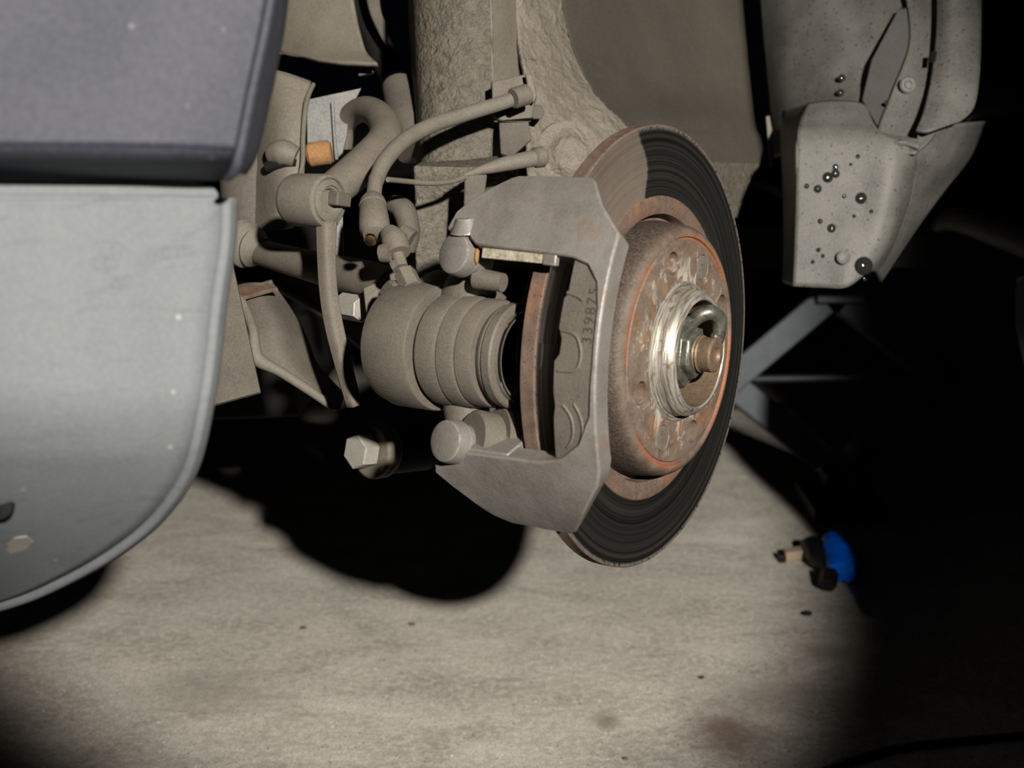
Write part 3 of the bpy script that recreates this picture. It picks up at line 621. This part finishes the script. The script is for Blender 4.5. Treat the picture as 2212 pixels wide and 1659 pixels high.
obj('cover', grid([[(782, -60, 1.13), (815, -60, 1.13)], [(797, 20, 1.13), (822, 20, 1.13)], [(818, 70, 1.13), (836, 60, 1.13)], [(833, 96, 1.13), (836, 94, 1.13)]], 5), M['dust_dark'], st, True, 60, solid=.003)
obj('pinch_bolt', slab([(774, 160, 1.05), (806, 153, 1.05), (806, 157, 1.05), (776, 163, 1.05)], .004), M['dust'], st)
obj('lower_tube', tube([W(860, 185, 1.03), W(882, 260, 1.01), W(902, 330, 1.0)], [.014, .017, .017], 20), M['dust_dark'], st, True, 60)

# ================================================================== BODY: bumper, wing panel (left, near)
NEAR = .80      # these panels stand well in front of the brake
_W = W
def W(px, py, z): return _W(px, py, z*NEAR)
bz = .64
bum = thing('front_bumper', W(250, 1250, bz), 'big scuffed pale grey plastic bumper corner at left', 'bumper')
def bx(px, py):    # bumper skin depth: bulges towards the viewer, turns under at the bottom
    d = .60+.06*(px/500)
    return (d+.20*max(0, (py-820)/500)**2)
rows = []
edge = {400: 470, 428: 500, 520: 497, 650: 478, 780: 464, 870: 450, 960: 432, 1020: 412, 1080: 376, 1140: 322, 1200: 240, 1250: 150, 1290: 60, 1325: -60}
ys = [428, 520, 650, 780, 870, 960, 1020, 1080, 1140, 1200, 1250, 1290, 1325]
for y in ys:
    e = edge[y]; rows.append([(x, y, bx(x, y)) for x in (-400, -250+(e-500)*.3, -100+(e-500)*.5, 60+(e-500)*.7, 250+(e-500)*.85, e-15)])
bsk = obj('skin', grid(rows, 4), M['bumper'], bum, True, 60, solid=.004)
# rolled edge standing slightly proud
obj('edge_bead', tube([W(edge[y]-12, y+4, bx(edge[y], y)-.0005) for y in ys], .0028, 14, res=4), M['bumper'], bum, True, 60)
obj('side_return', grid([[(edge[y]-14, y, bx(edge[y], y)), (edge[y]-1, y, bx(edge[y], y)+.012), (edge[y]-3, y, bx(edge[y], y)+.05)] for y in ys], 4), M['bumper'], bum, True, 60, solid=-.003)
obj('top_step', slab([(-400, 395, .560), (462, 402, .662), (476, 418, .664), (476, 440, .664), (-400, 440, .560)], .02), M['bumper'], bum, True, 40, .0015)
obj('top_bead', tube([W(-400, 428, .556), W(100, 430, .615), W(464, 434, .658)], .0022, 10), M['bumper'], bum, True, 60)
obj('paint_chip', slab([(8, 1180, bx(20, 1180)-.0008), (30, 1163, bx(20, 1165)-.0008), (58, 1160, bx(40, 1160)-.0008), (72, 1172, bx(60, 1170)-.0008), (55, 1188, bx(50, 1188)-.0008), (22, 1197, bx(20, 1197)-.0008)], .0006), M['bolt_clean'], bsk, True, 40, label='small pale chip near the bottom edge')
obj('bolt_hole', lathe(W(-4, 1092, bx(0, 1092)-.001), -FWD, [(0, 0), (.0062, 0), (.0066, -.002)], 24), M['black'], bsk, True, 40)

wing = thing('front_wing', W(250, 390, .6), 'glossy blue grey painted wing panel above the grey bumper', 'car body panel')
obj('skin', grid([[(-400, -80, .55), (100, -80, .58), (400, -80, .595), (596, -80, .61)], [(-400, 60, .55), (100, 60, .58), (390, 60, .595), (572, 60, .61)], [(-400, 200, .55), (100, 200, .578), (375, 200, .595), (542, 200, .61)],
                  [(-400, 308, .55), (100, 312, .578), (365, 316, .595), (518, 322, .61)]], 6), M['panel'], wing, True, 50, solid=.003)
obj('lower_return', grid([[(-400, 308, .551), (100, 312, .579), (365, 316, .596), (516, 322, .611)], [(-400, 335, .561), (100, 345, .589), (365, 350, .606), (514, 348, .621)], [(-400, 388, .60), (100, 390, .63), (365, 392, .65), (484, 390, .66)]], 6), M['panel'], wing, True, 50, solid=.002)
obj('edge_lip', tube([W(598, -80, .607), W(573, 60, .607), W(543, 200, .607), W(517, 330, .608), W(506, 370, .612), W(486, 388, .618)], [.0022]*5+[.001], 12), M['panel'], wing, True, 60)
obj('side_return', grid([[(596, -80, .61), (618, -80, .64), (622, -80, .67)], [(572, 60, .61), (600, 60, .64), (606, 60, .67)], [(542, 200, .61), (574, 200, .64), (578, 200, .67)], [(518, 322, .612), (545, 325, .64), (549, 325, .67)], [(505, 372, .615), (520, 372, .64), (524, 372, .67)]], 6), M['panel'], wing, True, 50, solid=-.002)

W = _W
# ================================================================== RIGHT: plastic liner
ln = thing('arch_liner', W(1850, 620, 1.1), 'speckled grey plastic arch liner with a hanging flap at right', 'arch liner')
obj('back_sheet', grid([[(1636, -60, 1.30), (1700, -60, 1.25), (1800, -60, 1.20), (1955, -60, 1.15)], [(1645, 60, 1.29), (1700, 60, 1.24), (1800, 60, 1.19), (1966, 60, 1.143)], [(1655, 160, 1.28), (1705, 160, 1.23), (1800, 160, 1.18), (1915, 160, 1.15)],
                        [(1664, 250, 1.27), (1708, 250, 1.22), (1790, 240, 1.17), (1868, 225, 1.14)], [(1672, 340, 1.26), (1700, 330, 1.22), (1790, 330, 1.19), (1880, 330, 1.16)]], 8), M['liner_grey'], ln, True, 50, solid=.003)
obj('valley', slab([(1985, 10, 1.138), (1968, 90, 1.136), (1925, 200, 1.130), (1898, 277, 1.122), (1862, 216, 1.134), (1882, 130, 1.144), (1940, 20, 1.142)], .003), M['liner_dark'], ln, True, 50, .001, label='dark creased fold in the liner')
obj('outer_sheet', grid([[(1945, -60, 1.142), (1990, -60, 1.134), (2060, -60, 1.118)], [(1966, 80, 1.134), (1992, 80, 1.128), (2056, 80, 1.112)], [(1930, 190, 1.126), (1975, 190, 1.118), (2044, 190, 1.102)], [(1896, 280, 1.118), (1960, 280, 1.108), (2020, 285, 1.094)], [(1905, 330, 1.10), (1950, 330, 1.09), (1975, 330, 1.085)]], 6), M['liner_grey'], ln, True, 50, solid=.003)
flp = obj('flap', grid([[(1745, 222, 1.14), (1810, 216, 1.135), (1868, 226, 1.13), (1896, 282, 1.11), (1985, 300, 1.085)], [(1728, 262, 1.115), (1810, 258, 1.11), (1872, 262, 1.105), (1920, 300, 1.09), (1984, 318, 1.08)], [(1722, 298, 1.10), (1800, 296, 1.095), (1875, 298, 1.09), (1940, 312, 1.085), (1982, 335, 1.09)],
                  [(1720, 400, 1.10), (1790, 400, 1.095), (1860, 400, 1.09), (1940, 400, 1.085), (1975, 400, 1.12)], [(1717, 520, 1.10), (1790, 520, 1.095), (1850, 520, 1.09), (1915, 520, 1.09), (1935, 520, 1.12)], [(1713, 618, 1.10), (1780, 621, 1.095), (1830, 620, 1.09), (1875, 590, 1.095), (1895, 590, 1.12)]], 6), M['liner_grey'], ln, True, 50, solid=.003, label='hanging grey flap dotted with drops')
obj('flap_side', grid([[(1745, 224, 1.141), (1722, 300, 1.101), (1720, 400, 1.101), (1717, 520, 1.101), (1713, 618, 1.101)], [(1690, 240, 1.22), (1685, 300, 1.20), (1690, 400, 1.19), (1692, 520, 1.18), (1690, 610, 1.17)]], 6), M['liner_grey'], ln, True, 50, solid=.002)
obj('flap_corner', grid([[(1984, 290, 1.088), (2050, 270, 1.10), (2130, 262, 1.15)], [(1980, 345, 1.10), (2040, 345, 1.12), (2100, 340, 1.17)], [(1968, 420, 1.12), (2000, 420, 1.145), (2045, 410, 1.18)], [(1935, 520, 1.12), (1950, 520, 1.14), (1985, 490, 1.18)], [(1895, 590, 1.12), (1900, 600, 1.14), (1905, 610, 1.16)]], 6), M['liner_grey'], ln, True, 50, solid=.002)
obj('edge_strip', grid([[(2022, -60, 1.118), (2055, -60, 1.105), (2120, -60, 1.105)], [(2022, 60, 1.112), (2055, 60, 1.102), (2120, 60, 1.102)], [(2012, 160, 1.104), (2050, 160, 1.095), (2116, 165, 1.095)], [(1996, 235, 1.094), (2040, 240, 1.084), (2104, 232, 1.088)], [(1978, 282, 1.084), (2010, 282, 1.076), (2076, 262, 1.084)]], 6), M['liner_grey'], ln, True, 50, solid=.003, label='overlapping outer strip of liner')
obj('rear_flange', slab([(1655, 252, 1.235), (1662, 250, 1.235), (1671, 300, 1.235), (1672, 355, 1.235), (1664, 362, 1.235)], .003), M['sheet'], ln, True, 50)
obj('slot', slab([(2011, 112, 1.104), (2023, 110, 1.100), (2020, 132, 1.098), (2009, 135, 1.102)], .001), M['black'], ln)
fs = W(1963, 183, 1.118)
obj('fastener', lathe(fs, -FWD+Vector((-.1, 0, 0)), [(0, -.004), (.0078, -.004), (.0082, .0008), (.0070, .0018), (.0060, .0010), (.0046, .0010), (.0040, .0026), (.0022, .0030), (.0016, .0018), (0, .0016)], 32), M['liner_grey'], ln, True, 30, label='round plastic rivet')
obj('plug', lathe(W(1822, 556, 1.088), -FWD, [(0, -.002), (.0064, -.001), (.0062, .0012), (.004, .002), (0, .0022)], 28), M['liner_grey'], flp, True, 40, label='round blanking plug')
# water drops
bm = bmesh.new()
drops = [(1781, 72, 9, 1.205), (1819, 168, 8, 1.165), (1816, 200, 8, 1.16), (1789, 383, 12, 1.0945), (1806, 375, 10, 1.0935), (1806, 361, 8, 1.0935), (1767, 408, 9, 1.096), (1743, 402, 6, 1.098), (1861, 428, 13, 1.089), (1772, 478, 6, 1.096), (1797, 493, 10, 1.094),
         (1854, 338, 6, 1.09), (1824, 424, 5, 1.092), (1866, 574, 20, 1.0885), (1778, 553, 5, 1.0955), (1838, 355, 4, 1.091), (1737, 510, 4, 1.099), (1883, 457, 5, 1.087), (1845, 467, 4, 1.09), (1915, 222, 5, 1.12), (1768, 540, 5, 1.096), (1756, 566, 5, 1.097), (1868, 603, 4, 1.089)]
for x, y, r, z in drops: lathe(W(x, y, z+.0004), -FWD, [(r/FPX*z, 0), (r/FPX*z*.85, r/FPX*z*.16), (r/FPX*z*.5, r/FPX*z*.30), (0, r/FPX*z*.36)], 14, bm)
o = obj('water_drops', bm, M['droplet'], None, True, 60); tag(o, 'dark water droplets clinging to the hanging liner flap', 'water drops', None, 'stuff')

# dark bodywork to the right of the liner
sill = thing('side_sill', W(2100, 600, 1.1), 'black glossy sill at the right edge, lower part added to shade the floor', 'car body panel')
obj('upper_skin', grid([[(2124, -60, 1.20), (2200, -60, 1.16), (2700, -60, 1.05)], [(2120, 120, 1.20), (2200, 120, 1.16), (2700, 120, 1.05)], [(2080, 266, 1.18), (2180, 240, 1.16), (2700, 160, 1.05)]], 6), M['paintblack'], sill, True, 60, solid=.004)
obj('fold', grid([[(2076, 266, 1.40), (2200, 242, 1.38), (2700, 162, 1.30)], [(2060, 400, 1.42), (2150, 390, 1.39), (2700, 400, 1.30)], [(2034, 474, 1.42), (2100, 450, 1.36), (2700, 560, 1.26)]], 6), M['paintblack'], sill, True, 60, solid=.004)
obj('rounded_edge', tube([W(2020, 492, 1.42), W(2052, 474, 1.40), W(2092, 474, 1.38), (W(2150, 494, 1.36)), W(2215, 520, 1.34), W(2500, 640, 1.28)], [.006, .014, .018, .019, .019, .019], 20), M['liner_dark'], sill, True, 60, label='dull rounded lower edge')
obj('shadow_blocker', grid([[(2196, 600, .96), (2270, 600, .93), (2700, 700, .80)], [(2190, 700, .96), (2270, 700, .93), (2700, 850, .80)], [(2218, 820, .95), (2300, 830, .93), (2700, 950, .82)], [(2266, 975, .95), (2330, 990, .93), (2700, 1100, .84)], [(2277, 1130, .95), (2340, 1150, .93), (2700, 1250, .86)], [(2252, 1290, .95), (2330, 1300, .93), (2700, 1350, .88)]], 6), M['paintblack'], sill, True, 60, solid=.004)  # mostly out of view, shaped to cast the diagonal shadow on the floor

# under-car floor pan: a flat dark plate, keeps light off the floor behind
up = thing('underbody', c2w(0, 0, -1.6), 'black underside of the car behind the suspension', 'car underbody')
bmx = bmesh.new()
def wp(x, y, z): return Vector((x, y, z))
extr(bmx, [wp(-1.6, 1.45, .36), wp(.95, 1.45, .36), wp(.95, 3.6, .36), wp(-1.6, 3.6, .36)], Vector((0, 0, .05)))
obj('floor_pan', bmx, M['black'], up)

obj('shade_block', slab([(330, 700, 1.22), (620, 720, 1.22), (650, 900, 1.24), (560, 905, 1.24), (330, 912, 1.24)], .5), M['black'], up, True, 40, .004)  # block added behind the suspension to keep the floor there in shadow

# ================================================================== SCISSOR JACK
jk = thing('scissor_jack', floorpt(1810, 1110), 'blue grey scissor jack half hidden in the dark right of the disc', 'jack')
jz = 1.72
def arm_(x0, y0, x1, y1, wd, z, nm='jack_arm'):
    a = W(x0, y0, z); b = W(x1, y1, z); d = b-a; s = d.cross(FWD).normalized()
    bm = box((a+b)/2, d*.5, s*wd, FWD*.0015)
    box((a+b)/2+s*wd+FWD*.012, d*.5, s*.0015, FWD*.012, bm); box((a+b)/2-s*wd+FWD*.012, d*.5, s*.0015, FWD*.012, bm)
    obj(nm, bm, M['jack'], jk, True, 30, .0008)
arm_(1575, 826, 1782, 652, .018, jz); arm_(1575, 826, 1782, 992, .018, jz+.002); arm_(2040, 815, 1830, 652, .018, jz); arm_(2040, 815, 1838, 992, .018, jz+.002)
obj('screw', tube([W(1560, 820, jz+.02), W(2080, 812, jz+.02)], .006, 16), M['jack'], jk, True, 60)
obj('saddle', box(W(1808, 640, jz+.01), Vector((.035, 0, 0)), UPV*.012, FWD*.025), M['jack'], jk, True, 30, .002)
jb = floorpt(1812, 1100)
obj('base', box(Vector((jb.x, jb.y, .012)), Vector((.05, 0, 0)), Vector((0, .06, 0)), Z*.012), M['tool_black'], jk, True, 30, .003)
tp = W(1812, 1000, jz)
obj('post', box(Vector((tp.x, (tp.y+jb.y)/2, (tp.z+.02)/2)), Vector((.03, 0, 0)), Vector((0, .02, 0)), Z*(tp.z-.02)/2), M['tool_black'], jk, True, 30, .002)

# ================================================================== TOOL ON THE FLOOR
tl = thing('hand_tool', floorpt(1800, 1255), 'blue gripped hand tool with black tip lying on the concrete', 'tool')
obj('grip', tube([W(1798, 1168, 1.50), W(1806, 1188, 1.475), W(1816, 1206, 1.455), W(1812, 1236, 1.42)], [.013, .018, .020, .012], 24), M['blue'], tl, True, 60, label='bright blue plastic grip')
obj('grip_collar', tube([W(1834, 1198, 1.46), W(1838, 1218, 1.44), W(1830, 1244, 1.42)], [.012, .015, .009], 24), M['blue'], tl, True, 60)
obj('tip', hexp(W(1792, 1236, 1.42), W(1787, 1266, 1.405), .0108), M['tool_black'], tl, True, 25, label='black hexagonal tip')
obj('jaw', tube([W(1796, 1226, 1.45), W(1772, 1206, 1.47), W(1758, 1184, 1.50), W(1742, 1176, 1.52)], [.010, .014, .014, .009], 16), M['tool_black'], tl, True, 60)
obj('shank', box((floorpt(1693, 1212)+floorpt(1760, 1203))/2+Z*.008, (floorpt(1760, 1203)-floorpt(1693, 1212))*.5, Vector((0, .008, 0)), Z*.006), M['wood'], tl, True, 30, .001, label='tan flat shank')
obj('shank_end', box(floorpt(1688, 1213)+Z*.006, Vector((.0045, 0, 0)), Vector((0, .007, 0)), Z*.005), M['tool_black'], tl, True, 30, .001)

# crumbs of grit
for i, (px, py, r) in enumerate([(1743, 1328, .0045), (1350, 1640, .002), (890, 1350, .0028), (655, 1358, .003), (1515, 1465, .0022)]):
    q = floorpt(px, py)
    b = bmesh.new(); bmesh.ops.create_icosphere(b, subdivisions=2, radius=r)
    for v in b.verts: v.co = Vector((v.co.x*1.4, v.co.y, v.co.z*.6))*(1+.25*noise.noise(v.co*400+Vector((i*3, 0, 0)))) + q + Z*r*.4
    o = obj('grit_crumb', b, M['tool_black'] if i in (0, 4) else M['rust'], None, True, 60)
    tag(o, ['dark crumb of grit near the blue tool', 'tiny brown crumb at the bottom edge of the floor', 'brown crumb on the floor below the disc shadow', 'brown crumb on the floor left of the disc shadow', 'tiny dark crumb on the bright concrete right of centre'][i], 'debris', 'grit on the floor')
cb = thing('floor_cable', floorpt(1960, 1625), 'black cable crossing the lower right corner of the floor', 'cable')
obj('sheath', tube([floorpt(x, y)+Z*.004 for x, y in ((1780, 1680), (1850, 1650), (1935, 1626), (2050, 1612), (2300, 1590))], .0035, 12), M['tool_black'], cb, True, 60)
